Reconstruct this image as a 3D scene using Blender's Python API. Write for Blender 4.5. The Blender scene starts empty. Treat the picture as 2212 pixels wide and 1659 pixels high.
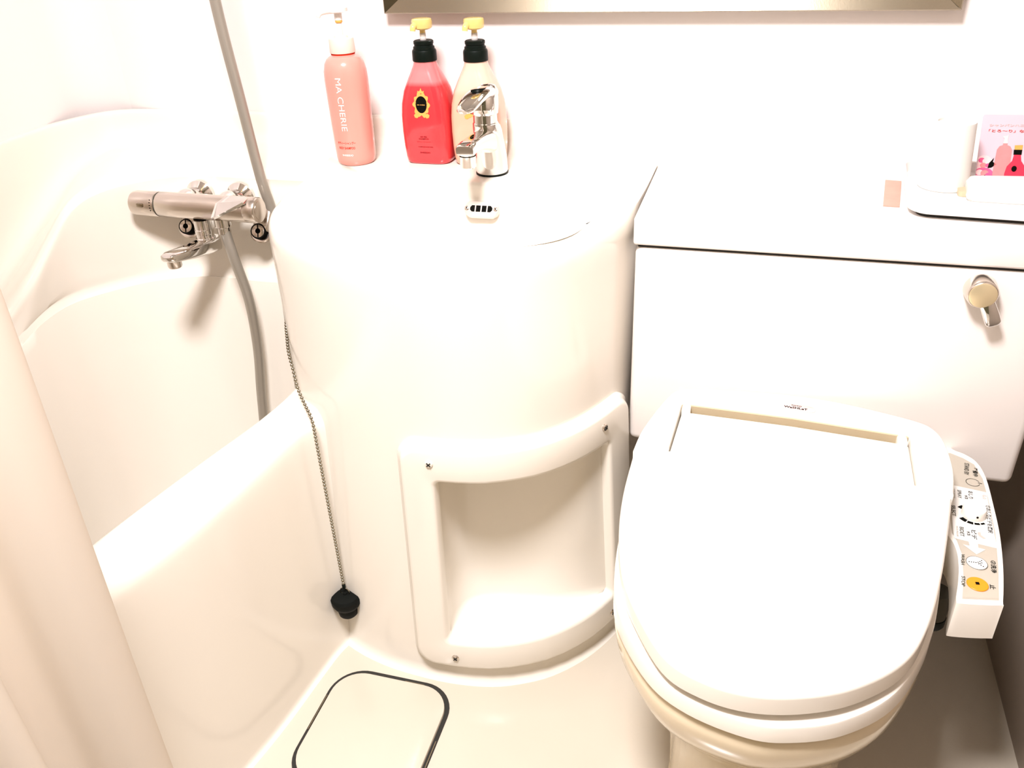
import bpy, bmesh, math, random
from mathutils import Vector, Matrix
random.seed(4)
S = bpy.context.scene
COL = S.collection

# ------------------------------------------------------------------ camera
cam = bpy.data.cameras.new('camera')
cam.sensor_width = 36.0
cam.lens = 36.0 * 1824.13 / 2212.0
cam.clip_start = 0.02
camo = bpy.data.objects.new('camera', cam)
right = Vector((0.96138975, 0.27233528, -0.03953789))
down = Vector((0.10577655, -0.4983382, -0.86050588))
fwd = Vector((-0.25404935, 0.82309935, -0.50790392))
m = Matrix.Identity(4)
for i in range(3):
    m[i][0] = right[i]; m[i][1] = -down[i]; m[i][2] = -fwd[i]
m[0][3], m[1][3], m[2][3] = 0.0, 0.0, 1.17
camo.matrix_world = m
COL.objects.link(camo)
S.camera = camo

# ------------------------------------------------------------------ world, lamp, exposure
w = bpy.data.worlds.new('world'); S.world = w; w.use_nodes = True
bg = w.node_tree.nodes['Background']
bg.inputs[0].default_value = (1.0, 0.80, 0.44, 1); bg.inputs[1].default_value = 0.17
lamp = bpy.data.lights.new('ceiling_lamp', 'AREA')
lamp.shape = 'DISK'; lamp.size = 0.36; lamp.energy = 67; lamp.color = (1.0, 0.962, 0.99)
lampo = bpy.data.objects.new('ceiling_lamp', lamp)
lampo.location = (-0.30, 0.26, 2.055)
COL.objects.link(lampo)
vs = S.view_settings
vs.view_transform = 'Standard'; vs.look = 'None'; vs.gamma = 1.0; vs.use_curve_mapping = False
vs.exposure = 0.0

# ------------------------------------------------------------------ materials
MATS = {}
def mat(name, col, rough=0.4, metal=0.0, spec=0.5, coat=0.0, bump=0.0, bscale=40.0, var=0.0, vscale=6.0, trans=0.0, ior=1.45, sss=0.0):
    if name in MATS: return MATS[name]
    mt = bpy.data.materials.new(name); mt.use_nodes = True
    nt = mt.node_tree; b = nt.nodes['Principled BSDF']
    b.inputs['Base Color'].default_value = (*col, 1)
    b.inputs['Roughness'].default_value = rough
    b.inputs['Metallic'].default_value = metal
    b.inputs['Specular IOR Level'].default_value = spec
    b.inputs['Coat Weight'].default_value = coat
    b.inputs['Coat Roughness'].default_value = 0.08
    b.inputs['Transmission Weight'].default_value = trans
    b.inputs['IOR'].default_value = ior
    if sss:
        b.inputs['Subsurface Weight'].default_value = sss
        b.inputs['Subsurface Radius'].default_value = (0.02, 0.008, 0.006)
    tc = nt.nodes.new('ShaderNodeTexCoord')
    if var:
        nz = nt.nodes.new('ShaderNodeTexNoise'); nz.inputs['Scale'].default_value = vscale
        nz.inputs['Detail'].default_value = 4
        mx = nt.nodes.new('ShaderNodeMix'); mx.data_type = 'RGBA'
        mx.inputs[6].default_value = (*[c * (1 - var) for c in col], 1)
        mx.inputs[7].default_value = (*[min(1, c * (1 + var)) for c in col], 1)
        nt.links.new(tc.outputs['Object'], nz.inputs['Vector'])
        nt.links.new(nz.outputs['Fac'], mx.inputs[0]); nt.links.new(mx.outputs[2], b.inputs['Base Color'])
    if bump:
        n2 = nt.nodes.new('ShaderNodeTexNoise'); n2.inputs['Scale'].default_value = bscale
        bp = nt.nodes.new('ShaderNodeBump'); bp.inputs['Strength'].default_value = bump; bp.inputs['Distance'].default_value = 0.002
        nt.links.new(tc.outputs['Object'], n2.inputs['Vector'])
        nt.links.new(n2.outputs['Fac'], bp.inputs['Height']); nt.links.new(bp.outputs['Normal'], b.inputs['Normal'])
    MATS[name] = mt
    return mt

M_WALL = mat('wall_panel', (0.82, 0.765, 0.74), 0.38, var=0.01, vscale=3)
M_FRP = mat('bath_unit_white', (0.80, 0.750, 0.662), 0.20, coat=0.25, var=0.012, vscale=4)
M_FLOOR = mat('floor_resin', (0.565, 0.505, 0.410), 0.20, coat=0.15, bump=0.04, bscale=220, var=0.03, vscale=9)
M_SIDE = mat('side_panel_darkened', (0.30, 0.245, 0.20), 0.5, var=0.03)  # wall colour darkened to cut bounce light and deepen shade by the toilet
M_CEIL = mat('ceiling_white', (0.55, 0.52, 0.49), 0.6, var=0.01)
M_TANK = mat('tank_panel', (0.83, 0.778, 0.735), 0.32, var=0.008, vscale=5)
M_SEAT = mat('seat_plastic', (0.84, 0.79, 0.705), 0.2, coat=0.3, var=0.006)
M_CERAMIC = mat('ceramic', (0.72, 0.61, 0.43), 0.12, coat=0.6, var=0.01)
M_CHROME = mat('chrome', (0.74, 0.72, 0.69), 0.04, metal=1.0, var=0.01, vscale=30)
M_SATIN = mat('satin_chrome', (0.68, 0.62, 0.56), 0.22, metal=1.0, var=0.02, vscale=50)
M_STEEL = mat('brushed_steel', (0.32, 0.275, 0.20), 0.24, metal=1.0, bump=0.02, bscale=400, var=0.03, vscale=20)
M_BLACK = mat('black_rubber', (0.004, 0.005, 0.004), 0.6, spec=0.12, bump=0.05, bscale=300)
M_BLACKG = mat('black_plastic', (0.003, 0.006, 0.004), 0.4, spec=0.14, var=0.05)
M_HOSE = mat('grey_hose', (0.36, 0.33, 0.28), 0.33, metal=0.55, bump=0.05, bscale=600)
M_DARK = mat('dark_gap', (0.02, 0.018, 0.014), 0.8, var=0.1)
M_BEAD = mat('bead_metal', (0.34, 0.31, 0.24), 0.22, metal=1.0, var=0.1, vscale=200)
M_MIRROR = mat('mirror_glass', (0.92, 0.93, 0.92), 0.01, metal=1.0, var=0.002)
M_GOLD = mat('gold_pump', (0.70, 0.51, 0.17), 0.18, coat=0.5, sss=0.0, var=0.05, vscale=60)
M_CLEAR = mat('clear_plastic', (0.98, 0.95, 0.93), 0.12, trans=0.6, var=0.005)
M_PINK = mat('pink_bottle', (0.70, 0.285, 0.23), 0.22, coat=0.3, var=0.02, vscale=20)
M_PINKCAP = mat('peach_collar', (0.78, 0.58, 0.49), 0.35, var=0.01)
M_PEACHW = mat('pale_pump', (0.80, 0.73, 0.69), 0.2, coat=0.3, var=0.01)
M_WPRINT = mat('white_print', (0.98, 0.93, 0.90), 0.5, var=0.01)
M_RPRINT = mat('red_print', (0.55, 0.03, 0.01), 0.8, spec=0.1, var=0.03)
M_DRPRINT = mat('dark_red_print', (0.10, 0.004, 0.008), 0.8, spec=0.1, var=0.03)
M_GPRINT = mat('gold_print', (0.70, 0.36, 0.09), 0.5, spec=0.2, var=0.08, vscale=200)
M_KPRINT = mat('black_print', (0.004, 0.004, 0.003), 0.8, spec=0.05, var=0.05)
M_GREYPRINT = mat('grey_print', (0.07, 0.065, 0.05), 0.8, spec=0.1, var=0.05)
M_PALEPRINT = mat('pale_print', (0.62, 0.42, 0.37), 0.6, var=0.03)
M_PANELGREY = mat('panel_grey', (0.43, 0.385, 0.315), 0.5, var=0.02, vscale=200)
M_ORANGE = mat('orange_button', (0.72, 0.26, 0.012), 0.35, var=0.03)
M_CARD = mat('card_pink', (0.68, 0.51, 0.57), 0.4, var=0.03, vscale=20)
M_CARDRED = mat('card_red', (0.88, 0.03, 0.07), 0.4, var=0.15, vscale=90)
M_CARDROSE = mat('card_rose', (0.85, 0.10, 0.25), 0.45, var=0.4, vscale=120)
M_CARDPALE = mat('card_pale_rose', (0.95, 0.60, 0.60), 0.45, var=0.2, vscale=120)
M_CARDPINK = mat('card_pink_bottle', (0.92, 0.25, 0.25), 0.45, var=0.12, vscale=80)
M_PAPER = mat('white_paper', (0.70, 0.68, 0.635), 0.6, var=0.01)
M_TRAY = mat('tray_white', (0.82, 0.79, 0.76), 0.35, var=0.01)
M_SACHET = mat('sachet_peach', (0.56, 0.28, 0.215), 0.45, var=0.12, vscale=60)
M_BADGE = mat('badge_pink', (0.64, 0.49, 0.46), 0.35, var=0.01)
M_DISC = mat('lever_disc', (0.72, 0.60, 0.38), 0.30, metal=0.6, var=0.02)
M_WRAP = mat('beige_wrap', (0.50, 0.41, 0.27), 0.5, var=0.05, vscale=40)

# curtain: diffuse + translucent cloth
M_CURT = bpy.data.materials.new('curtain_cloth'); M_CURT.use_nodes = True
nt = M_CURT.node_tree; nt.nodes.clear()
o_ = nt.nodes.new('ShaderNodeOutputMaterial'); mx_ = nt.nodes.new('ShaderNodeMixShader'); mx_.inputs[0].default_value = 0.30
d_ = nt.nodes.new('ShaderNodeBsdfDiffuse'); t_ = nt.nodes.new('ShaderNodeBsdfTranslucent')
d_.inputs[0].default_value = (0.86, 0.81, 0.73, 1); t_.inputs[0].default_value = (0.90, 0.72, 0.40, 1)
nt.links.new(d_.outputs[0], mx_.inputs[1]); nt.links.new(t_.outputs[0], mx_.inputs[2]); nt.links.new(mx_.outputs[0], o_.inputs[0])

def level_mat(name, low, high, level, soft=0.004):
    """bottle filled to a level: liquid colour below, emptier plastic above"""
    mt = bpy.data.materials.new(name); mt.use_nodes = True
    nt = mt.node_tree; b = nt.nodes['Principled BSDF']
    tc = nt.nodes.new('ShaderNodeTexCoord'); sp = nt.nodes.new('ShaderNodeSeparateXYZ')
    mr = nt.nodes.new('ShaderNodeMapRange'); mr.inputs[1].default_value = level - soft; mr.inputs[2].default_value = level + soft
    mx = nt.nodes.new('ShaderNodeMix'); mx.data_type = 'RGBA'
    mx.inputs[6].default_value = (*low, 1); mx.inputs[7].default_value = (*high, 1)
    nt.links.new(tc.outputs['Object'], sp.inputs[0]); nt.links.new(sp.outputs['Z'], mr.inputs[0])
    nt.links.new(mr.outputs[0], mx.inputs[0]); nt.links.new(mx.outputs[2], b.inputs['Base Color'])
    b.inputs['Roughness'].default_value = 0.16; b.inputs['Coat Weight'].default_value = 0.4
    return mt
M_REDB = level_mat('red_bottle', (0.70, 0.032, 0.040), (0.72, 0.18, 0.18), 0.132)
M_PEACHB = level_mat('peach_bottle', (0.74, 0.41, 0.285), (0.76, 0.47, 0.36), 0.12)

# ------------------------------------------------------------------ helpers
def link(o, parent=None):
    COL.objects.link(o)
    if parent is not None: o.parent = parent
    return o
def tag(o, label, cat, group=None):
    o['label'] = label; o['category'] = cat
    if group: o['group'] = group
    return o
def struct(o, label=None):
    o['kind'] = 'structure'
    if label: o['label'] = label
    return o
def empty(name, loc, label, cat, group=None):
    o = bpy.data.objects.new(name, None); o.location = loc; o.empty_display_size = 0.02
    COL.objects.link(o); tag(o, label, cat, group); return o
def finish(name, bm, material, parent=None, smooth=True, angle=40):
    bmesh.ops.remove_doubles(bm, verts=bm.verts, dist=1e-6)
    bmesh.ops.recalc_face_normals(bm, faces=bm.faces)
    me = bpy.data.meshes.new(name); bm.to_mesh(me); bm.free()
    me.materials.append(material)
    if smooth:
        for p in me.polygons: p.use_smooth = True
        try: me.set_sharp_from_angle(angle=math.radians(angle))
        except Exception: pass
    return link(bpy.data.objects.new(name, me), parent)
def raw(name, verts, faces, material, parent=None, smooth=False):
    bm = bmesh.new(); vv = [bm.verts.new(v) for v in verts]
    for f in faces:
        try: bm.faces.new([vv[i] for i in f])
        except ValueError: pass
    return finish(name, bm, material, parent, smooth)
def add_loft(bm, rings, closed=True, cap0=True, cap1=True):
    R = [[bm.verts.new(p) for p in r] for r in rings]
    n = len(R[0])
    for a, b in zip(R, R[1:]):
        for i in range(n if closed else n - 1):
            j = (i + 1) % n
            try: bm.faces.new((a[i], a[j], b[j], b[i]))
            except ValueError: pass
    if cap0: bm.faces.new(R[0][::-1])
    if cap1: bm.faces.new(R[-1])
    return R
def loft(name, rings, material, parent=None, closed=True, cap0=True, cap1=True, angle=40):
    bm = bmesh.new(); add_loft(bm, rings, closed, cap0, cap1)
    return finish(name, bm, material, parent, True, angle)
def circ(c, r, n=32, ax='z', r2=None):
    r2 = r if r2 is None else r2; out = []
    for i in range(n):
        a = 2 * math.pi * i / n; u, v = r * math.cos(a), r2 * math.sin(a)
        if ax == 'z': out.append(Vector((c[0] + u, c[1] + v, c[2])))
        elif ax == 'x': out.append(Vector((c[0], c[1] + u, c[2] + v)))
        else: out.append(Vector((c[0] + u, c[1], c[2] - v)))
    return out
def lathe(name, prof, material, parent=None, n=32, ax='z', c=(0, 0, 0), angle=35):
    """prof: (radius, height along axis)"""
    rings = []
    for r, h in prof:
        cc = list(c); cc['xyz'.index(ax)] += h
        rings.append(circ(cc, max(r, 1e-5), n, ax))
    return loft(name, rings, material, parent, angle=angle)
def lathe_dir(name, prof, p, d, material, parent=None, n=24, angle=35):
    d = Vector(d).normalized(); u = d.orthogonal().normalized(); v = d.cross(u)
    rings = [[Vector(p) + d * h + (u * math.cos(2 * math.pi * i / n) + v * math.sin(2 * math.pi * i / n)) * max(r, 1e-5) for i in range(n)] for r, h in prof]
    return loft(name, rings, material, parent, angle=angle)
def catmull(P, n=8, closed=False):
    P = [Vector(p) for p in P]; out = []; N = len(P)
    rng = range(N) if closed else range(N - 1)
    for i in rng:
        if closed: p0, p1, p2, p3 = P[i - 1], P[i], P[(i + 1) % N], P[(i + 2) % N]
        else: p0, p1, p2, p3 = P[max(i - 1, 0)], P[i], P[i + 1], P[min(i + 2, N - 1)]
        for k in range(n):
            t = k / n
            out.append(0.5 * ((2 * p1) + (p2 - p0) * t + (2 * p0 - 5 * p1 + 4 * p2 - p3) * t * t + (3 * p1 - p0 - 3 * p2 + p3) * t ** 3))
    if not closed: out.append(P[-1].copy())
    return out
def tube(name, path, r, material, parent=None, n=14):
    rings = []; up = None
    for i, p in enumerate(path):
        d = (path[min(i + 1, len(path) - 1)] - path[max(i - 1, 0)]).normalized()
        if up is None: up = d.orthogonal().normalized()
        u = (up - d * up.dot(d)).normalized(); v = d.cross(u); up = u
        rr = r(i / (len(path) - 1)) if callable(r) else r
        rings.append([p + (u * math.cos(2 * math.pi * k / n) + v * math.sin(2 * math.pi * k / n)) * rr for k in range(n)])
    return loft(name, rings, material, parent)
def prism(name, outline, zb, zt, material, parent=None, bev=0.0, seg=3, bevb=0.0, angle=35):
    """vertical prism over a plan outline; zb/zt numbers or functions of (x,y)"""
    fb = zb if callable(zb) else (lambda x, y: zb)
    ft = zt if callable(zt) else (lambda x, y: zt)
    bm = bmesh.new()
    lo = [bm.verts.new((p[0], p[1], fb(p[0], p[1]))) for p in outline]
    hi = [bm.verts.new((p[0], p[1], ft(p[0], p[1]))) for p in outline]
    n = len(outline)
    for i in range(n):
        j = (i + 1) % n; bm.faces.new((lo[i], lo[j], hi[j], hi[i]))
    tf = bm.faces.new(hi); bf = bm.faces.new(lo[::-1])
    bmesh.ops.recalc_face_normals(bm, faces=bm.faces)
    if bev: bmesh.ops.bevel(bm, geom=list(tf.edges), offset=bev, segments=seg, profile=0.5, affect='EDGES', clamp_overlap=True)
    if bevb:
        bot = [e for e in bm.edges if all(abs(v.co.z - fb(v.co.x, v.co.y)) < 1e-6 for v in e.verts) and e.is_manifold]
        bot = [e for e in bot if any(len(f.verts) > 8 or len(outline) <= 8 for f in e.link_faces)]
        bmesh.ops.bevel(bm, geom=bot, offset=bevb, segments=2, profile=0.5, affect='EDGES', clamp_overlap=True)
    return finish(name, bm, material, parent, True, angle)
def rrect(x0, x1, y0, y1, r, n=6):
    out = []
    for cx, cy, a0 in ((x1 - r, y1 - r, 0), (x0 + r, y1 - r, 90), (x0 + r, y0 + r, 180), (x1 - r, y0 + r, 270)):
        for k in range(n + 1):
            a = math.radians(a0 + 90 * k / n); out.append((cx + r * math.cos(a), cy + r * math.sin(a)))
    return out
def bbox(name, lo, hi, material, parent=None, bev=0.0, seg=3):
    bm = bmesh.new(); bmesh.ops.create_cube(bm, size=1)
    for v in bm.verts:
        v.co = Vector([(lo[i] + hi[i]) / 2 + v.co[i] * (hi[i] - lo[i]) for i in range(3)])
    if bev: bmesh.ops.bevel(bm, geom=list(bm.edges), offset=bev, segments=seg, profile=0.5, affect='EDGES')
    return finish(name, bm, material, parent, bool(bev), 40)
def text_on(name, body, length, mapf, material, parent=None, height=None, bold=0.012):
    cu = bpy.data.curves.new(name, 'FONT'); cu.body = body; cu.size = 1.0; cu.resolution_u = 3; cu.offset = bold
    to = bpy.data.objects.new(name + '_tmp', cu); COL.objects.link(to)
    bpy.context.view_layer.update()
    dg = bpy.context.evaluated_depsgraph_get()
    me = bpy.data.meshes.new_from_object(to.evaluated_get(dg))
    bpy.data.objects.remove(to); bpy.data.curves.remove(cu)
    if len(me.vertices) == 0: return None
    xs = [v.co.x for v in me.vertices]; ys = [v.co.y for v in me.vertices]
    x0, x1, y0, y1 = min(xs), max(xs), min(ys), max(ys)
    sx = length / max(x1 - x0, 1e-6); sy = sx if height is None else height / max(y1 - y0, 1e-6)
    for v in me.vertices: v.co = mapf((v.co.x - x0) * sx, (v.co.y - (y0 + y1) / 2) * sy)
    me.materials.clear(); me.materials.append(material); me.name = name
    return link(bpy.data.objects.new(name, me), parent)
def planar(origin, du, dv, off=0.0):
    o = Vector(origin); du = Vector(du).normalized(); dv = Vector(dv).normalized(); nn = du.cross(dv)
    return lambda u, v: o + du * u + dv * v + nn * off
def flat_shape(name, pts, mapf, material, parent=None):
    bm = bmesh.new(); bm.faces.new([bm.verts.new(mapf(u, v)) for u, v in pts])
    return finish(name, bm, material, parent, False)
def disc_pts(c, r, r2=None, n=24):
    r2 = r if r2 is None else r2
    return [(c[0] + r * math.cos(2 * math.pi * i / n), c[1] + r2 * math.sin(2 * math.pi * i / n)) for i in range(n)]

# ================================================================== room shell
YB = 1.46; XL = -1.30; XR = 0.47; YF = -0.55; ZC = 2.08
floor = prism('floor', [(XL - .05, YF), (XR + .05, YF), (XR + .05, YB + .05), (XL - .05, YB + .05)], -0.05, 0.0, M_FLOOR)
struct(floor, 'glossy cream moulded bathroom floor')
struct(bbox('ceiling', (XL - .05, YF, ZC), (XR + .05, YB + .05, ZC + .04), M_CEIL), 'plain white ceiling out of view above')
# back wall plus the rounded corner into the left wall
struct(bbox('wall_back', (XL + .08, YB, 0.0), (XR + .04, YB + .04, ZC), M_WALL), 'pinkish white wall panel behind the washbasin')
def wall_left_mesh():
    prof = [Vector((XL + .08, YB, 0))]
    for k in range(1, 9):
        a = math.radians(90 + 90 * k / 8); prof.append(Vector((XL + .08 + .08 * math.cos(a), YB - .08 + .08 * math.sin(a), 0)))
    prof.append(Vector((XL, YF, 0)))
    bm = bmesh.new()
    outer = [p.copy() for p in prof]; outer[-1].x -= .04
    back = [Vector((XL - .04, YF, 0)), Vector((XL - .04, YB + .04, 0)), Vector((XL + .08, YB + .04, 0))]
    pts = prof + back
    add_loft(bm, [pts, [p + Vector((0, 0, ZC)) for p in pts]])
    return finish('wall_left', bm, M_WALL, None, True, 30)
struct(wall_left_mesh(), 'pinkish white wall panel beside the bathtub')
struct(bbox('wall_right', (XR, YF, 0.0), (XR + .04, YB, ZC), M_SIDE), 'wall panel at the right beside the toilet')
struct(bbox('wall_front', (XL, -0.29, 0.0), (-0.66, -0.25, ZC), M_WALL), 'short wall panel at the near end of the bathtub')
# ceiling lamp fixture
cl = empty('ceiling_light', (-0.30, 0.26, ZC), 'round ceiling light above the bathroom, outside the frame', 'ceiling light')
lathe('housing', [(0.21, 0.0), (0.21, -0.015), (0.190, -0.018), (0.190, -0.004)], M_CEIL, cl, 40)

# upstand between worktops and back wall
prof = [(1.462, .817), (1.455, .816), (1.451, .811), (1.449, .797), (1.446, .783), (1.437, .770), (1.422, .7625), (1.405, .7600), (1.405, .745), (1.462, .745)]
up = loft('trim_1', [[Vector((x, y, z)) for y, z in prof] for x in (-0.705, XR)], M_FRP, None)
struct(up, 'low white coved upstand along the back wall')

# ================================================================== washbasin column
CP = [(-.748, 1.405), (-.745, 1.33), (-.743, 1.263), (-.735, 1.16), (-.712, 1.083), (-.677, 1.028), (-.640, .996), (-.587, .969), (-.53, .953), (-.48, .947),
      (-.42, .945), (-.36, .952), (-.315, .968), (-.27, .996), (-.225, 1.047), (-.190, 1.115), (-.170, 1.18), (-.164, 1.28), (-.163, 1.405)]
dense = [p.to_2d() for p in catmull([(x, y, 0) for x, y in CP], 24)]
cum = [0.0]
for a, b in zip(dense, dense[1:]): cum.append(cum[-1] + (b - a).length)
LT = cum[-1]
def cpt(t):
    t = min(max(t, 0.0), LT)
    lo, hi = 0, len(cum) - 1
    while hi - lo > 1:
        md = (lo + hi) // 2
        if cum[md] <= t: lo = md
        else: hi = md
    f = (t - cum[lo]) / max(cum[hi] - cum[lo], 1e-9)
    p = dense[lo].lerp(dense[hi], f)
    a = cpt_raw(t - .012); b = cpt_raw(t + .012)
    d = (b - a).normalized()
    return p, Vector((d.y, -d.x))
def cpt_raw(t):
    t = min(max(t, 0.0), LT)
    lo, hi = 0, len(cum) - 1
    while hi - lo > 1:
        md = (lo + hi) // 2
        if cum[md] <= t: lo = md
        else: hi = md
    f = (t - cum[lo]) / max(cum[hi] - cum[lo], 1e-9)
    return dense[lo].lerp(dense[hi], f)
def t_where(fn):
    best = min(range(len(dense)), key=lambda i: fn(dense[i])); return cum[best]
def lean(z): return 0.028 * max(0.0, 1 - z / 0.52)
def csurf(t, z, off=0.0):
    p, n = cpt(t)
    wgt = max(0.0, min(1.0, (1.36 - p.y) / 0.12)) if p.x < -.4 else max(0.0, min(1.0, (1.20 - p.y) / 0.05))
    q = p + n * ((off + lean(z)) * wgt)
    return Vector((q.x, q.y, z))
T_FL = t_where(lambda p: abs(p.x + .474) + 0 * p.y)                       # frame left edge
T_FR = t_where(lambda p: abs(p.y - 1.155) + (10 if p.x < -.4 else 0))     # frame right edge
T_HL = t_where(lambda p: abs(p.x + .414))                                 # opening left
T_HR = t_where(lambda p: abs(p.y - 1.095) + (10 if p.x < -.4 else 0))     # opening right
Z_H0, Z_H1 = 0.098, 0.415
basin = empty('washbasin_unit', (-.45, 1.15, 0), 'white moulded washbasin with rounded column and open shelf niche', 'washbasin')
def column_mesh():
    ts = []
    for a, b, k in ((0, T_HL, 34), (T_HL, T_HR, 22), (T_HR, LT, 18)):
        ts += [a + (b - a) * i / k for i in range(k)]
    ts.append(LT)
    ih0 = 34; ih1 = 34 + 22
    bz = [(0.0, .012), (.004, .007), (.010, .003), (.022, .001), (.055, 0), (Z_H0, 0), (.2, 0), (.31, 0), (Z_H1, 0), (.5, 0), (.6, 0), (.70, 0), (.728, 0),
          (.742, -.0015), (.751, -.005), (.757, -.011), (.7597, -.019), (.7605, -.028)]
    bm = bmesh.new(); R = []
    back = [(-.163, 1.44), (-.35, 1.44), (-.55, 1.44), (-.748, 1.44)]
    for z, off in bz:
        ring = [csurf(t, z, off) for t in ts] + [Vector((x, y, z)) for x, y in back]
        R.append(ring)
    # bowl rings
    cx, cy, rx, ry, ex = -.447, 1.128, .215, .138, 2.6
    top = R[-1]
    def lip(p, s, z):
        d = Vector((p.x - cx, p.y - cy)); a = math.atan2(d.y / ry, d.x / rx)
        c, s_ = math.cos(a), math.sin(a)
        k = (abs(c) ** ex + abs(s_) ** ex) ** (-1 / ex)
        return Vector((cx + rx * s * k * c, cy + ry * s * k * s_, z))
    for s, z in ((1.05, .7605), (1.01, .7595), (.985, .755), (.965, .745), (.93, .72), (.88, .69), (.80, .665), (.65, .648), (.4, .640), (.14, .637)):
        R.append([lip(p, s, z) for p in top])
    V = [[bm.verts.new(p) for p in r] for r in R]
    n = len(V[0])
    for ri in range(len(V) - 1):
        zz = R[ri][0].z
        for i in range(n):
            j = (i + 1) % n
            if ih0 <= i < ih1 and 5 <= ri < 8: continue      # the shelf opening
            bm.faces.new((V[ri][i], V[ri][j], V[ri + 1][j], V[ri + 1][i]))
    bm.faces.new(V[-1])
    return finish('column_and_bowl', bm, M_FRP, basin, True, 60)
basin.location = (0, 0, 0)
column_mesh()
# niche liner
def niche_mesh():
    bm = bmesh.new()
    zs = [Z_H0, Z_H0 + .006, Z_H0 + .02, .2, .3, Z_H1]
    def row(z, inset=0.0):
        a = csurf(T_HL, z); b = csurf(T_HR, z)
        P = [a, Vector((-.416 + inset, .968, z)), Vector((-.400 + inset, 1.004 - inset, z)), Vector((-.362, 1.024 - inset, z)), Vector((-.31, 1.034 - inset, z)), Vector((-.26, 1.044 - inset, z)), Vector((-.215, 1.064 - inset * .6, z)), b]
        return catmull(P, 5)
    rows = [row(Z_H0, .018), row(Z_H0 + .005, .006), row(Z_H0 + .016, 0), row(.2), row(.3), row(Z_H1)]
    V = add_loft(bm, rows, closed=False, cap0=False, cap1=False)
    for src, z in ((rows[0], Z_H0), (rows[-1], Z_H1)):
        n_ = len(src); front = [csurf(T_HL + (T_HR - T_HL) * k / (n_ - 1), z, .004) for k in range(n_)]
        add_loft(bm, [[f.lerp(q, t) for f, q in zip(front, src)] for t in (0, .25, .5, .75, 1)], closed=False, cap0=False, cap1=False)
    return finish('shelf_niche', bm, M_FRP, basin, True, 60)
niche_mesh()
# frame round the niche, follows the curve of the column
def frame_mesh():
    def loop(t0, t1, z0, z1, rt, n=8):
        out = []
        segs = [((t1 - rt, z1 - rt), 0), ((t0 + rt, z1 - rt), 90), ((t0 + rt, z0 + rt), 180), ((t1 - rt, z0 + rt), 270)]
        pts = []
        for (cx, cz), a0 in segs:
            pts.append([(cx + rt * math.cos(math.radians(a0 + 90 * k / n)), cz + rt * math.sin(math.radians(a0 + 90 * k / n))) for k in range(n + 1)])
        for i in range(4):
            out += pts[i]
            a = pts[i][-1]; b = pts[(i + 1) % 4][0]
            for k in range(1, 12): out.append((a[0] + (b[0] - a[0]) * k / 12, a[1] + (b[1] - a[1]) * k / 12))
        return out
    FZ0, FZ1 = .036, .478
    spec = [(0, -.006, .032), (0, .005, .032), (.0015, .0075, .031), (.006, .009, .030), (.0075, .0125, .029), (.010, .0155, .028), (.014, .0165, .026)]
    rings = [[csurf(t, z, off) for t, z in loop(T_FL + i, T_FR - i, FZ0 + i, FZ1 - i, r)] for i, off, r in spec]
    for i, off, r in ((-.006, .0165, .014), (-.002, .0155, .011), (.0008, .012, .010), (.0015, -.002, .010)):
        rings.append([csurf(t, z, off) for t, z in loop(T_HL + i, T_HR - i, Z_H0 + i, Z_H1 - i, r)])
    return loft('shelf_frame', rings, M_FRP, basin, cap0=False, cap1=False, angle=50)
frame_mesh()
def cross_screw(t, z, parent, r=.0062, material=M_SATIN, off=.0165):
    p = csurf(t, z, off); nn = cpt(t)[1]; d = Vector((nn.x, nn.y, .03)).normalized()
    s = lathe_dir('screw', [(r, -.003), (r, .0008), (r * .8, .0022), (0.0001, .003)], p, d, material, parent, 20)
    u = d.orthogonal().normalized(); v = d.cross(u)
    c = p + d * .0029
    bm = bmesh.new()
    for a, b in ((u, v), (v, u)):
        w_, l_ = r * .14, r * .62
        q = [bm.verts.new(c + a * sx * l_ + b * sy * w_ + d * h) for h in (-.001, .0004) for sx, sy in ((-1, -1), (1, -1), (1, 1), (-1, 1))]
        for f in ((0, 1, 2, 3), (4, 5, 6, 7), (0, 1, 5, 4), (1, 2, 6, 5), (2, 3, 7, 6), (3, 0, 4, 7)): bm.faces.new([q[i] for i in f])
    finish('cross_slot', bm, M_DARK, s, False)
    return s
cross_screw(T_HL - .004, .447, basin, material=M_FRP); cross_screw(T_HL + .012, .066, basin)
cross_screw(T_HR - .012, .447, basin); cross_screw(T_HR - .008, .064, basin)
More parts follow.
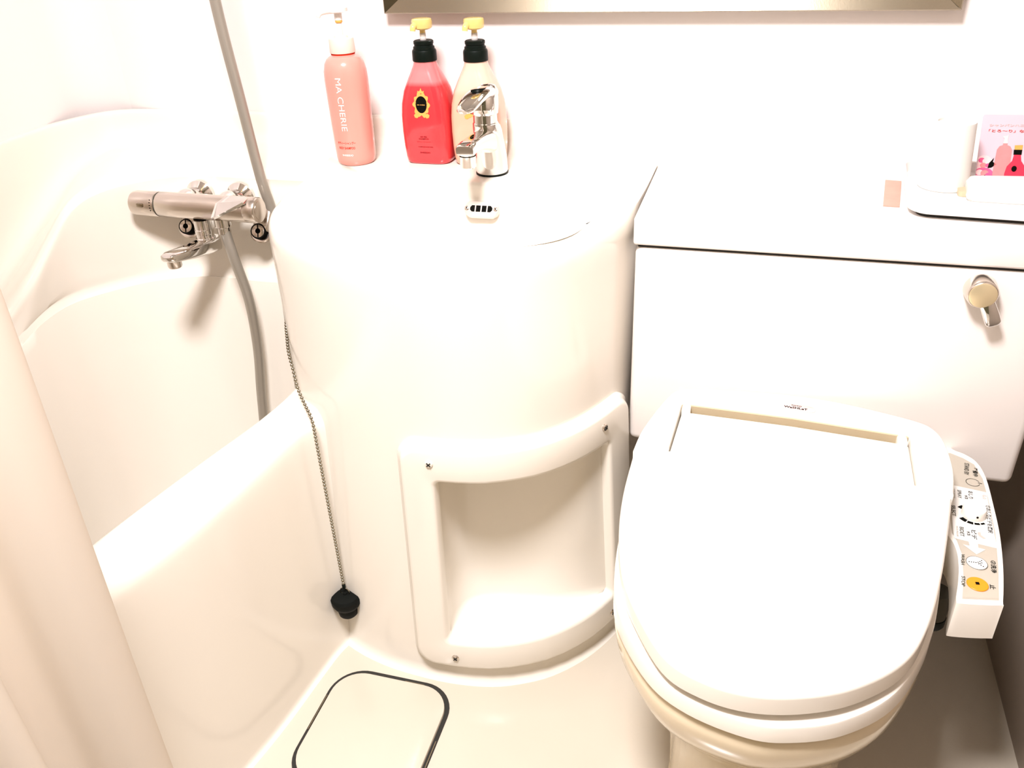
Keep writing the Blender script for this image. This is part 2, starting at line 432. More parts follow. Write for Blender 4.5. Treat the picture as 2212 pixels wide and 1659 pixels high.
# overflow plate in the bowl's back wall
ov = Vector((-.4225, 1.2465, .7235))
on = Vector((0.03, -.80, .60)).normalized(); ou = Vector((1, 0.03, 0)).normalized(); ov_v = on.cross(ou).normalized(); ou = ov_v.cross(on).normalized()
def ovmap(h): return lambda u, v: ov + ou * u + ov_v * v + on * h
def stadium(L, W, n=10):
    r = W / 2; c = L / 2 - r
    return [(c + r * math.cos(math.radians(-90 + 180 * k / n)), r * math.sin(math.radians(-90 + 180 * k / n))) for k in range(n + 1)] + \
           [(-c + r * math.cos(math.radians(90 + 180 * k / n)), r * math.sin(math.radians(90 + 180 * k / n))) for k in range(n + 1)]
plate = loft('overflow_plate', [[ovmap(h)(u * s, v * s2) for u, v in stadium(.058, .026)] for h, s, s2 in ((-.012, 1, 1), (.001, 1, 1), (.002, .97, .94))], M_SATIN, basin)
for k, (a, b) in enumerate(((-.0185, -.0108), (-.0088, -.0012), (.0010, .0086), (.0106, .0185))):
    hh = .0052
    if k == 0: pts = [(b, -hh), (b, hh), (a + .003, hh), (a, hh * .4), (a, -hh * .4), (a + .003, -hh)]
    elif k == 3: pts = [(a, -hh), (b - .003, -hh), (b, -hh * .4), (b, hh * .4), (b - .003, hh), (a, hh)]
    else: pts = [(a, -hh), (b, -hh), (b, hh), (a, hh)]
    sl = loft('slot', [[ovmap(h)(u, v) for u, v in pts] for h in (.0005, .0024)], M_KPRINT, plate)
for sx in (-.0240, .0240):
    s = lathe_dir('screw', [(.0036, 0), (.0036, .0026), (.002, .0034)], ovmap(.0)(sx, 0), on, M_SATIN, plate, 16)
    s2 = lathe_dir('screw_slot', [(.0016, 0.003), (.0016, .0037)], ovmap(.0)(sx, 0), on, M_KPRINT, plate, 4)

# ================================================================== tank cabinet
tank = empty('cistern_cabinet', (0.12, 1.28, 0.383), 'white boxed toilet cistern cabinet with flat worktop lid', 'cistern')
tank.location = (0, 0, 0)
tx0, tx1, ty0 = -.1595, .405, 1.144
body = bbox('cabinet_body', (tx0, ty0, .383), (tx1, 1.455, .7165), M_TANK, tank, .012, 4)
bbox('worktop_lid', (tx0 - .0025, ty0 - .001, .7195), (XR - .004, 1.43, .7605), M_TANK, tank, .004, 3)
bbox('lid_joint', (tx0 + .004, ty0 + .006, .715), (tx1 - .004, 1.42, .7205), M_DARK, tank)
fl = empty('lever_tmp', (0, 0, 0), '', '')
bpy.data.objects.remove(fl)
lv = lathe('lever_hub', [(.0205, 0), (.0205, -.003), (.0200, -.010), (.0192, -.020), (.0180, -.0225), (.0172, -.0232)], M_SATIN, tank, 36, 'y', (.296, ty0, .690))
lathe('hub_cap', [(.0168, -.0225), (.0166, -.0245), (.0150, -.0252)], M_DISC, lv, 36, 'y', (.296, ty0, .690))
def lever_arm():
    a = Vector((.300, ty0 - .016, .686)); b = Vector((.3195, ty0 - .018, .6465))
    d = (b - a).normalized(); nrm = Vector((0, -1, 0)); side = d.cross(nrm).normalized()
    rings = []
    for t, wd, th in ((-.1, .008, .005), (.2, .0095, .006), (.6, .0100, .0062), (.86, .0100, .0060), (.96, .0080, .0045), (1.0, .0045, .0025)):
        c = a.lerp(b, t) + nrm * (.0035 * math.sin(math.pi * max(0, t)))
        rings.append([c + side * (wd * math.copysign(abs(math.cos(q)) ** .6, math.cos(q))) + nrm * (th * math.copysign(abs(math.sin(q)) ** .8, math.sin(q))) for q in [2 * math.pi * k / 24 for k in range(24)]])
    return loft('lever_arm', rings, M_CHROME, tank)
lever_arm()

# ================================================================== bathtub (apron, rim, ledge and raised splash ledge)
def ledge_station(W, nin, E, ze, C, zc, B, wtop=.816):
    """W wall point, nin inward unit, E ledge edge, C crease, B tub bottom (plan points)"""
    W, nin, E, C, B = Vector(W), Vector(nin), Vector(E), Vector(C), Vector(B)
    a = (W + nin * .045); e0 = E - (E - W).normalized() * .028
    P = []
    def q(p, z): P.append(Vector((p.x, p.y, z)))
    q(W - nin * .002, wtop + .001); q(W + nin * .006, wtop); q(W + nin * .0095, wtop - .006)
    q(W + nin * .013, ze + (wtop - ze) * .55); q(W + nin * .022, ze + .012); q(a, ze + .0015)
    q(a.lerp(e0, .5), ze); q(e0, ze); q(E - (E - W).normalized() * .010, ze - .003); q(E, ze - .011)
    q(E + (E - W).normalized() * .002, ze - .026)
    q(E.lerp(C, .75), zc + (ze - .026 - zc) * .22); q(C - (B - C) * .01, zc + .010); q(C + (B - C).normalized() * .006, zc - .004)
    q(C + (B - C).normalized() * .014, zc - .024)
    q(C.lerp(B, .45), .33); q(C.lerp(B, .72), .17); q(C.lerp(B, .9), .12); q(B, .10)
    return P
def rim_station(O, nin, I, zr, B):
    """O outer rim edge, I inner rim edge"""
    O, nin, I, B = Vector(O), Vector(nin), Vector(I), Vector(B)
    P = []
    def q(p, z): P.append(Vector((p.x, p.y, z)))
    q(O - nin * .008, 0.0); q(O - nin * .004, .003); q(O - nin * .001, .009); q(O, .03); q(O + nin * .002, .15); q(O + nin * .003, .28); q(O + nin * .003, .38)
    q(O + nin * .004, zr - .035); q(O + nin * .008, zr - .016); q(O + nin * .017, zr - .005)
    q(O + nin * .030, zr); q(I - nin * .022, zr + .000); q(I - nin * .008, zr - .003); q(I, zr - .012)
    q(I + nin * .004, zr - .035)
    q(I.lerp(B, .35), .30); q(I.lerp(B, .65), .17); q(I.lerp(B, .87), .12); q(B, .10)
    return P
s2 = math.sqrt(.5)
ST = [
    ledge_station((-.62, 1.46), (0, -1), (-.62, 1.268), .760, (-.62, 1.235), .575, (-.72, 1.17)),
    ledge_station((-.74, 1.46), (0, -1), (-.75, 1.268), .760, (-.75, 1.235), .575, (-.80, 1.17)),
    ledge_station((-.85, 1.46), (0, -1), (-.85, 1.268), .760, (-.85, 1.235), .575, (-.86, 1.17)),
    ledge_station((-.98, 1.46), (0, -1), (-.962, 1.265), .760, (-.960, 1.236), .575, (-.93, 1.15)),
    ledge_station((-1.13, 1.46), (0, -1), (-1.035, 1.228), .760, (-1.045, 1.195), .575, (-.98, 1.06)),
    ledge_station((-1.245, 1.435), (s2, -s2), (-1.085, 1.168), .756, (-1.100, 1.135), .575, (-1.01, 1.03)),
    ledge_station((-1.295, 1.33), (1, -.1), (-1.118, 1.125), .735, (-1.135, 1.090), .572, (-1.03, .99)),
    ledge_station((-1.30, 1.22), (1, 0), (-1.140, 1.080), .685, (-1.150, 1.050), .566, (-1.04, .95)),
    ledge_station((-1.30, 1.12), (1, 0), (-1.155, 1.025), .630, (-1.160, 1.005), .552, (-1.05, .90)),
    ledge_station((-1.30, 1.00), (1, 0), (-1.182, .950), .570, (-1.168, .930), .520, (-1.05, .82)),
    ledge_station((-1.30, .80), (1, 0), (-1.19, .78), .510, (-1.172, .76), .470, (-1.05, .66)),
    ledge_station((-1.30, .40), (1, 0), (-1.19, .40), .480, (-1.172, .38), .450, (-1.05, .36)),
    ledge_station((-1.30, -.05), (1, .1), (-1.18, .0), .475, (-1.165, .0), .445, (-1.05, .06)),
    ledge_station((-1.26, -.23), (s2, s2), (-1.12, -.10), .475, (-1.11, -.09), .445, (-1.0, .0)),
    ledge_station((-1.05, -.25), (0, 1), (-1.0, -.14), .475, (-1.0, -.12), .445, (-.97, -.02)),
    ledge_station((-.82, -.25), (-.1, 1), (-.88, -.13), .475, (-.89, -.11), .445, (-.93, .0)),
    rim_station((-.745, -.05), (-1, .05), (-.835, -.02), .470, (-.92, .06)),
    rim_station((-.735, .20), (-1, 0), (-.825, .22), .470, (-.92, .25)),
    rim_station((-.708, .45), (-1, -.1), (-.797, .46), .470, (-.90, .5)),
    rim_station((-.685, .59), (-1, -.15), (-.772, .65), .470, (-.88, .66)),
    rim_station((-.657, .74), (-1, -.15), (-.741, .82), .470, (-.86, .80)),
    rim_station((-.643, .86), (-1, -.10), (-.714, .95), .470, (-.83, .92)),
    rim_station((-.634, .925), (-1, .0), (-.703, 1.03), .473, (-.80, .98)),
    rim_station((-.616, .965), (-.8, .6), (-.700, 1.07), .478, (-.78, 1.02)),
    rim_station((-.575, .985), (-.4, .9), (-.690, 1.11), .482, (-.76, 1.05)),
    rim_station((-.520, .990), (0, 1), (-.66, 1.15), .482, (-.74, 1.08)),
]
def tub_mesh():
    npf = len(ST[0])
    cols = [catmull([st[k] for st in ST], 6) for k in range(npf)]
    stations = [[cols[k][i] for k in range(npf)] for i in range(len(cols[0]))]
    stations = [catmull(s, 3) for s in stations]
    bm = bmesh.new()
    V = add_loft(bm, stations, closed=False, cap0=False, cap1=False)
    bm.faces.new([r[-1] for r in V])
    o = finish('bathtub', bm, M_FRP, None, True, 70)
    return o
tub = tub_mesh()
tag(tub, 'white moulded bathtub with broad rim and curved splash ledge', 'bathtub')

# ================================================================== bath mixer on the tub's end wall
mx = empty('bath_mixer', (0, 0, 0), 'chrome thermostatic bath mixer tap with swivel spout above the tub', 'mixer tap')
A = Vector((-1.041, 1.190, .7205)); Bq = Vector((-.793, 1.190, .7200)); dx = (Bq - A).normalized()
lathe_dir('temperature_knob', [(0.0091, -0.0009), (0.0167, 0.0004), (0.0201, 0.0035), (0.0214, 0.0097), (0.0217, 0.0513), (0.0210, 0.0531)], A, dx, M_SATIN, mx, 40)
lathe_dir('groove', [(0.0204, 0.0513), (0.0204, 0.0584)], A, dx, M_GREYPRINT, mx, 40)
lathe_dir('body', [(0.0206, 0.0553), (0.0215, 0.0566), (0.0217, 0.0974), (0.0217, 0.2248), (0.0208, 0.2279)], A, dx, M_SATIN, mx, 40)
kn = lathe_dir('flow_knob', [(0.0210, 0.2248), (0.0217, 0.2266), (0.0217, 0.2443), (0.0204, 0.2465), (0.0172, 0.2471)], A, dx, M_SATIN, mx, 40)
lathe_dir('end_disc', [(0.0156, 0.2467), (0.0156, 0.2478), (0.0145, 0.2482)], A, dx, M_SATIN, mx, 36)
# safety button on the temperature knob
b0 = A + dx * .029 + Vector((0, -.0210, .004))
bbox('safety_button', tuple(b0 - Vector((.006, .003, .0035))), tuple(b0 + Vector((.006, .0025, .0035))), M_STEEL, mx, .0015, 2)
for k in range(5):
    an = math.radians(-168 - k * 12); p = A + dx * .0480 + Vector((0, math.cos(an) * .0217, math.sin(an) * .0217))
    lathe_dir('scale_mark', [(.0010, -.0004), (.0010, .0005)], p, Vector((0, math.cos(an), math.sin(an))), M_KPRINT, mx, 8)
def lever_loop():
    # flat triangular lever on top of the flow knob, pointing to the front
    base = A + dx * .203 + Vector((0, 0, -.002))
    P0 = [(-.012, .0, .021), (.030, .0, .021), (.030, -.017, .0175), (.0, -.030, .004), (-.022, -.034, -.006), (-.030, -.031, -.008), (-.024, -.018, .013)]
    lo = [base + Vector(p) for p in P0]
    hi = [base + Vector((p[0] * .94, p[1] - .0040, p[2] + .0045)) for p in P0]
    hi2 = [base + Vector((p[0] * .80, p[1] * .9 - .0050, p[2] * .95 + .0058)) for p in P0]
    return loft('lever', [lo, hi, hi2], M_CHROME, mx, angle=30)
lever_loop()
# legs, escutcheons and stop-valve brackets to the wall
for xx, xs in ((-.950, -.951), (-.868, -.808)):
    path = catmull([(xx, 1.196, .722), (xx - .002, 1.215, .726), (xx - .004, 1.232, .722), (xx - .004, 1.262, .716)], 6)
    tube('wall_leg', path, .0150, M_CHROME, mx, 20)
    lathe_dir('escutcheon', [(.027, -.004), (.027, .003), (.020, .010), (.015, .014)], (xx - .004, 1.260, .716), (0, -1, 0), M_CHROME, mx, 32)
    # inclined bracket holding the stop screw
    d = Vector((0, -.62, -.78)).normalized(); c0 = Vector((xs - .004, 1.238, .708)); side = Vector((1, 0, 0)); nn = d.cross(side)
    rings = []
    for t, hw, th in ((0, .017, .010), (.028, .0165, .010), (.046, .0155, .009), (.054, .0120, .007)):
        rings.append([c0 + d * t * .8 + side * (hw * math.copysign(abs(math.cos(q)) ** .5, math.cos(q))) + nn * (th * math.copysign(abs(math.sin(q)) ** .5, math.sin(q))) for q in [2 * math.pi * k / 20 for k in range(20)]])
    br = loft('stop_bracket', rings, M_SATIN, mx)
    sc_p = Vector((xs - .006, 1.206, .676)); sd = Vector((.22, -.86, .46)).normalized()
    sv = lathe_dir('stop_screw', [(.0135, -.010), (.0135, .003), (.0128, .0045)], sc_p, sd, M_KPRINT, mx, 28)
    lathe_dir('valve_plate', [(.0150, -.022), (.0185, -.018), (.0185, -.009), (.0165, -.0075)], sc_p, sd, M_SATIN, mx, 28)
    lathe_dir('screw_face', [(.0108, .004), (.0108, .0055), (.0100, .006)], sc_p, sd, M_SATIN, sv, 28)
    lathe_dir('screw_hole', [(.0045, .0058), (.0045, .0066)], sc_p, sd, M_KPRINT, sv, 16)
    u = Vector((0, 0, 1)); u = (u - sd * u.dot(sd)).normalized(); vv = sd.cross(u)
    bm = bmesh.new(); c = sc_p + sd * .0063
    qs = [bm.verts.new(c + u * a * .0105 + vv * b * .0009 + sd * h) for h in (-.0005, .0003) for a, b in ((-1, -1), (1, -1), (1, 1), (-1, 1))]
    for f in ((0, 1, 2, 3), (4, 5, 6, 7), (0, 1, 5, 4), (1, 2, 6, 5), (2, 3, 7, 6), (3, 0, 4, 7)): bm.faces.new([qs[i] for i in f])
    finish('screw_slot', bm, M_KPRINT, sv, False)
# swivel spout
sx, sy = -.908, 1.186
lathe('spout_collar', [(.0150, .700), (.0150, .684), (.0158, .683), (.0158, .6755), (.0148, .6745), (.0148, .669), (.0165, .667), (.0165, .655)], M_CHROME, mx, 32, 'z', (sx, sy, 0))
def spout_mesh():
    rings = []
    for t, wd, th, zc in ((0, .012, .012, .654), (.06, .0185, .0135, .653), (.25, .0180, .0125, .654), (.6, .0165, .0105, .661), (.88, .0150, .0085, .668), (.97, .0125, .0065, .669), (1.0, .006, .003, .669)):
        y = sy + .020 - t * .130; x = sx + .002 - t * .004
        rings.append([Vector((x + wd * math.copysign(abs(math.cos(q)) ** .45, math.cos(q)), y, zc + th * math.copysign(abs(math.sin(q)) ** .55, math.sin(q)))) for q in [2 * math.pi * k / 28 for k in range(28)]])
    return loft('spout', rings, M_CHROME, mx, angle=45)
spout_mesh()
lathe('aerator', [(.0115, .664), (.0115, .652), (.0105, .6495), (.0085, .649)], M_SATIN, mx, 28, 'z', (sx - .002, sy - .092, 0))
lathe('hose_outlet', [(.0135, .704), (.0135, .690), (.0115, .688), (.0115, .678)], M_CHROME, mx, 28, 'z', (-.868, 1.186, 0))

# ================================================================== shower hose and handset
sh = empty('hand_shower', (0, 0, 0), 'grey shower hose looping from the bath mixer up past the wall', 'shower hose')
path = catmull([(-.866, 1.186, .690), (-.864, 1.184, .672), (-.856, 1.180, .632), (-.846, 1.182, .555), (-.852, 1.185, .455), (-.862, 1.178, .352), (-.865, 1.165, .24), (-.84, 1.14, .155), (-.80, 1.12, .135), (-.772, 1.13, .17),
                (-.768, 1.16, .32), (-.778, 1.19, .50), (-.792, 1.222, .65), (-.800, 1.234, .708), (-.809, 1.234, .764), (-.822, 1.240, .885), (-.837, 1.247, 1.036), (-.845, 1.255, 1.25), (-.848, 1.28, 1.45), (-.842, 1.33, 1.56)], 10)
tube('hose', path, .0088, M_HOSE, sh, 16)
tube('handset', catmull([(-.842, 1.33, 1.56), (-.842, 1.36, 1.62), (-.842, 1.375, 1.70), (-.842, 1.37, 1.76)], 6), lambda t: .011 + .004 * t, M_PAPER, sh, 18)
lathe_dir('shower_head', [(.018, .0), (.036, .012), (.040, .028), (.036, .032)], (-.842, 1.375, 1.765), (0, -.8, -.45), M_PAPER, sh, 28)
bbox('wall_hook', (-.862, 1.385, 1.62), (-.822, 1.462, 1.66), M_CHROME, sh, .006, 2)

# ================================================================== plug on a bead chain
pl = empty('bath_plug', (0, 0, 0), 'black rubber bath plug hanging on a bead chain over the tub rim', 'bath plug')
chain = catmull([(-.7395, 1.16, .600), (-.7195, 1.094, .575), (-.698, 1.052, .560), (-.683, 1.026, .549), (-.668, 1.006, .533), (-.652, .985, .512), (-.632, .965, .497), (-.617, .951, .487), (-.6125, .947, .470), (-.612, .946, .43), (-.612, .946, .145)], 30)
pos = [chain[0]]; step = .0066
acc = 0
for a, b in zip(chain, chain[1:]):
    L = (b - a).length; t = step - acc
    while t <= L:
        pos.append(a.lerp(b, t / L)); t += step
    acc = L - (t - step)
bm = bmesh.new()
for p in pos:
    bmesh.ops.create_icosphere(bm, subdivisions=2, radius=.0029, matrix=Matrix.Translation(p))
for a, b in zip(pos, pos[1:]):
    d = (b - a).normalized(); u = d.orthogonal().normalized(); v = d.cross(u)
    add_loft(bm, [[q + (u * math.cos(k * 2.094) + v * math.sin(k * 2.094)) * .0007 for k in range(3)] for q in (a, b)])
ch = finish('bead_chain', bm, M_BEAD, pl, True, 80); ch['label'] = 'grey metal bead chain'
px, py = -.612, .946
lathe('coupling', [(.0018, .146), (.0032, .1455), (.0032, .1385), (.0018, .138)], M_BLACKG, pl, 16, 'z', (px, py, 0))
ringp = [Vector((px + .0085 * math.cos(a), py, .1295 + .0085 * math.sin(a))) for a in [2 * math.pi * k / 28 for k in range(29)]]
tube('ring', ringp, .0009, M_BEAD, pl, 8)
lathe('rubber_plug', [(.0035, .1275), (.0045, .1245), (.0150, .1238), (.0235, .1222), (.0266, .1175), (.0262, .108), (.0225, .100), (.0185, .0965), (.0180, .090), (.0165, .080), (.0130, .0760)], M_BLACK, pl, 40, 'z', (px, py, 0))

# ================================================================== basin mixer tap
ft = empty('basin_tap', (-.4255, 1.3225, .7605), 'chrome single-lever basin tap in front of the peach bottle', 'tap')
lathe('base_gasket', [(.0268, 0), (.0268, .0028)], M_BLACKG, ft, 40)
def ell(cx, cy, cz, rx, ry, n=40): return circ((cx, cy, cz), rx, n, 'z', ry)
loft('body', [ell(0, 0, .0026, .0258, .0258), ell(0, 0, .006, .0262, .0262), ell(0, -.001, .03, .0255, .0258), ell(-.001, -.005, .052, .0242, .0255), ell(-.0015, -.009, .070, .0234, .0246), ell(-.002, -.012, .080, .0222, .0230), ell(-.003, -.0135, .0840, .0206, .0212)], M_CHROME, ft)
def sect(c, d, wd, th, e=.6, n=28):
    d = Vector(d).normalized(); side = Vector((1, 0, 0)); side = (side - d * side.dot(d)).normalized(); nn = side.cross(d)
    return [Vector(c) + side * (wd * math.copysign(abs(math.cos(q)) ** e, math.cos(q))) + nn * (th * math.copysign(abs(math.sin(q)) ** e, math.sin(q))) for q in [2 * math.pi * k / n for k in range(n)]]
loft('spout', [sect((0, .0, .052), (0, -1, .30), .0200, .0240), sect((-.001, -.020, .058), (0, -1, .30), .0190, .0190), sect((-.001, -.045, .063), (0, -1, .24), .0172, .0145),
               sect((-.002, -.075, .0675), (0, -1, .12), .0160, .0115), sect((-.002, -.103, .0695), (0, -1, .05), .0156, .0095), sect((-.002, -.121, .0695), (0, -1, 0), .0150, .0088), sect((-.002, -.1250, .0690), (0, -1, 0), .0138, .0072)], M_CHROME, ft, angle=50)
lathe('aerator', [(.0118, .064), (.0118, .060), (.0124, .0595), (.0124, .0425), (.0112, .041)], M_CHROME, ft, 32, 'z', (-.002, -.112, 0))
lathe('aerator_joint', [(.0127, .0600), (.0127, .0590)], M_KPRINT, ft, 32, 'z', (-.002, -.112, 0))
loft('handle_neck', [ell(-.003, -.0135, .083, .0205, .0205), ell(-.003, -.0135, .0855, .0205, .0205), ell(-.003, -.0135, .0865, .0194, .0194), ell(-.003, -.0135, .101, .0192, .0192)], M_CHROME, ft)
hub = loft('handle', [ell(-.003, -.0135, .0985, .0195, .0195), ell(-.003, -.0130, .100, .0212, .0212), ell(-.003, -.012, .112, .0222, .0222), ell(-.003, -.010, .124, .0215, .0218), ell(-.002, -.007, .134, .0190, .0200), ell(-.001, -.004, .1400, .0140, .0155), ell(0, -.003, .1425, .006, .007)], M_CHROME, ft)
loft('lever', [sect((-.002, .004, .1290), (0, -1, .10), .0180, .0100, .8), sect((-.003, -.018, .1330), (0, -1, .12), .0198, .0090, .75), sect((-.003, -.042, .1345), (0, -1, -.02), .0190, .0070, .7), sect((-.003, -.070, .1320), (0, -1, -.14), .0176, .0056, .7),
               sect((-.003, -.093, .1280), (0, -1, -.22), .0160, .0050, .7), sect((-.003, -.108, .1245), (0, -1, -.26), .0130, .0044, .8), sect((-.003, -.1140, .1230), (0, -1, -.26), .0070, .0026, .9)], M_CHROME, ft, angle=50)
lathe_dir('colour_dot', [(.0040, -.002), (.0040, .0012), (.003, .002)], (-.003, -.088, .1215), (0, -.3, -1), M_BLACKG, ft, 20)

# ================================================================== bottles
def bottle_pump(root, prof, nozzle=None): pass
b1 = empty('pump_bottle', (-.685, 1.353, .7605), 'slim pale pink pump bottle of body shampoo nearest the shower hose', 'bottle', 'toiletry bottles on the washbasin')
P1 = [(.022, 0), (.0300, .0008), (.0325, .004), (.0338, .012), (.0348, .035), (.0356, .075), (.0363, .115), (.0366, .140), (.0358, .154), (.0330, .166), (.0285, .1735), (.0235, .1770), (.0200, .1785), (.0195, .1800)]
lathe('bottle_body', P1, M_PINK, b1, 56)
lathe('liquid_seal', [(.0196, .1795), (.0200, .1805), (.0200, .183)], M_RPRINT, b1, 40)
lathe('collar', [(.0180, .182), (.0210, .1825), (.0212, .184), (.0206, .2030), (.0195, .2048), (.0120, .2055), (.0105, .2085), (.0070, .2095)], M_PINKCAP, b1, 40)
lathe('pump_stem', [(.0042, .208), (.0042, .236)], M_PEACHW, b1, 20)
lathe('pump_head', [(.0060, .232), (.0064, .236), (.0064, .242), (.0110, .2435), (.0165, .2450), (.0168, .2505), (.0150, .2530), (.006, .2545)], M_PEACHW, b1, 32)
tube('nozzle', catmull([(0, 0, .2470), (-.010, -.012, .2475), (-.019, -.024, .2455), (-.022, -.028, .2400)], 5), lambda t: .0058 - .002 * t, M_PEACHW, b1, 14)
lathe('stem_tip', [(.0048, .2275), (.0060, .229), (.0060, .235), (.0048, .2365)], M_GPRINT, b1, 20)
def r_at(prof, z):
    for (r0, z0), (r1, z1) in zip(prof, prof[1:]):
        if z0 <= z <= z1 and z1 > z0: return r0 + (r1 - r0) * (z - z0) / (z1 - z0)
    return prof[-1][0]
def on_b1(z0, rot=False, ang0=0.0, u0=0.0):
    def f(u, v):
        if rot: z, s = z0 - u, v         # letters run downwards
        else: z, s = z0 + v, u - u0
        r = r_at(P1, z) + .0003; a = ang0 + s / r
        return Vector((r * math.sin(a), -r * math.cos(a), z))
    return f
def shift(f, du, dv): return lambda u, v: f(u + du, v + dv)
o = text_on('lettering', 'MA CHERIE', .086, on_b1(.1475, True, 0.06), M_WPRINT, b1, .0098, -.008)
text_on('lettering', 'ボディーシャンプー', .034, on_b1(.0410, False, 0.02, .017), M_RPRINT, b1, .0048)
text_on('lettering', 'BODY SHAMPOO', .030, on_b1(.0325, False, 0.02, .015), M_RPRINT, b1, .0042)
text_on('lettering', 'SHISEIDO', .020, on_b1(.0200, False, 0.02, .010), M_WPRINT, b1, .0030)

P2 = [(.030, 0), (.0375, .0010), (.0400, .004), (.0415, .012), (.0430, .030), (.0436, .055), (.0432, .080), (.0412, .100), (.0366, .120), (.0300, .136), (.0242, .149), (.0204, .158), (.0190, .164), (.0180, .172)]
def sq(a, r, z):
    k = max(0, min(1, (.165 - z) / .06)); n = 2 + 2.4 * k; dp = 1 - .17 * k      # squarer and flatter at the belly
    c, s = math.cos(a), math.sin(a)
    rad = r / (abs(c) ** n + abs(s / dp) ** n) ** (1 / n)
    return Vector((rad * c, rad * s, z))
def on_b2(z0, u0=0.0):
    def f(u, v):
        z = z0 + v; r = r_at(P2, z); x = u - u0
        # front surface at this x
        a0, a1 = -math.pi / 2 - .9, -math.pi / 2 + .9
        for _ in range(26):
            am = (a0 + a1) / 2
            if sq(am, r, z).x < x: a0 = am
            else: a1 = am
        p = sq((a0 + a1) / 2, r, z); return Vector((p.x, p.y - .0004, z))
    return f
def fine(pts, k=3):
    out = []
    for i, p in enumerate(pts):
        q = pts[(i + 1) % len(pts)]
        for j in range(k): out.append((p[0] + (q[0] - p[0]) * j / k, p[1] + (q[1] - p[1]) * j / k))
    return out
def ring_strip(name, r0, r1, f, material, parent, n=64, wob=0.0):
    bm = bmesh.new(); I, O = [], []
    for i in range(n):
        a = 2 * math.pi * i / n; w_ = 1 + wob * math.cos(10 * a) + wob * .5 * math.cos(6 * a + 1)
        I.append(bm.verts.new(f(r0[0] * math.cos(a), r0[1] * math.sin(a)))); O.append(bm.verts.new(f(r1[0] * w_ * math.cos(a), r1[1] * w_ * math.sin(a))))
    for i in range(n):
        j = (i + 1) % n; bm.faces.new((I[i], I[j], O[j], O[i]))
    return finish(name, bm, material, parent, False)
def bottle2(loc, label, m_body, lettering):
    root = empty('pump_bottle', loc, label, 'bottle', 'toiletry bottles on the washbasin')
    N = 64
    rings = [[sq(2 * math.pi * i / N, r, z) for i in range(N)] for r, z in P2]
    loft('bottle_body', rings, m_body, root, angle=50)
    lathe('cap', [(.0170, .1650), (.0202, .1652), (.0205, .167), (.0202, .180), (.0192, .1825), (.0180, .183), (.0176, .1870), (.0160, .1875), (.0156, .1900), (.0150, .1905), (.0150, .1915)], M_BLACKG, root, 36)
    lathe('cap_collar', [(.0162, .1910), (.0166, .1920), (.0166, .1955), (.0150, .1968), (.0080, .1970)], M_BLACKG, root, 36)
    lathe('pump_stem', [(.0052, .196), (.0052, .2080)], M_CLEAR, root, 20)
    lathe('gold_neck', [(.0040, .2025), (.0048, .2030), (.0048, .2140)], M_GOLD, root, 20)
    hd = lathe('pump_head', [(.0060, .2125), (.0135, .2138), (.0162, .2158), (.0168, .2190), (.0168, .2265), (.0158, .2292), (.0120, .2302)], M_GOLD, root, 36)
    tube('nozzle', catmull([(0, 0, .2210), (-.006, -.012, .2215), (-.008, -.019, .2190), (-.0085, -.021, .2130)], 5), lambda t: .0060 - .0016 * t, M_GOLD, root, 14)
    zc = .1005
    f = lambda u, v: on_b2(zc)(u - .012 * 0, v)
    ring_strip('emblem_frame', (.0098, .0132), (.0140, .0190), f, M_GPRINT, root, 72, .10)
    bm = bmesh.new(); c = bm.verts.new(f(0, 0)); prev = None
    vs_ = [bm.verts.new(f(.0104 * math.cos(2 * math.pi * i / 40), .0138 * math.sin(2 * math.pi * i / 40))) for i in range(40)]
    for i in range(40): bm.faces.new((c, vs_[i], vs_[(i + 1) % 40]))
    finish('emblem_oval', bm, M_KPRINT, root, False)
    g = lambda u, v: f(u, v) + Vector((0, -.0001, 0))
    flat_shape('emblem_crown', fine([(-.0050, .0180), (.0050, .0180), (.0058, .0222), (.0030, .0212), (.0014, .0228), (0, .0265), (-.0014, .0228), (-.0030, .0212), (-.0058, .0222)], 1), g, M_GPRINT, root)
    flat_shape('emblem_scroll', fine([(.0060, -.0150), (.0105, -.0135), (.0140, -.0165), (.0125, -.0205), (.0085, -.0215), (.0055, -.0190)], 1), g, M_GPRINT, root)
    flat_shape('emblem_scroll', fine([(-.0060, -.0150), (-.0105, -.0135), (-.0140, -.0165), (-.0125, -.0205), (-.0085, -.0215), (-.0055, -.0190)], 1), g, M_GPRINT, root)
    text_on('lettering', 'MA CHERIE', .0135, lambda u, v: on_b2(zc, .00675)(u, v) + Vector((0, -.0004, 0)), M_GPRINT, root, .0014)
    if lettering:
        text_on('lettering', 'AIR FEEL', .0130, on_b2(.0480, .0065), M_DRPRINT, root, .0022)
        text_on('lettering', 'SHAMPOO', .0180, on_b2(.0445, .0090), M_DRPRINT, root, .0024)
        text_on('lettering', 'エアフィールシャンプー', .0260, on_b2(.0395, .0130), M_DRPRINT, root, .0021)
        text_on('lettering', 'CHAMPAGNE HONEY GELEE', .0270, on_b2(.0310, .0115), M_DRPRINT, root, .0018)
        text_on('lettering', 'SHISEIDO', .0185, on_b2(.0210, .0092), M_DRPRINT, root, .0026)
    return root
bottle2((-.553, 1.385, .7605), 'translucent red pump bottle with gold emblem, black cap and gold pump', M_REDB, True)
bottle2((-.4645, 1.387, .7605), 'peach pump bottle with black cap standing behind the basin tap', M_PEACHB, False)

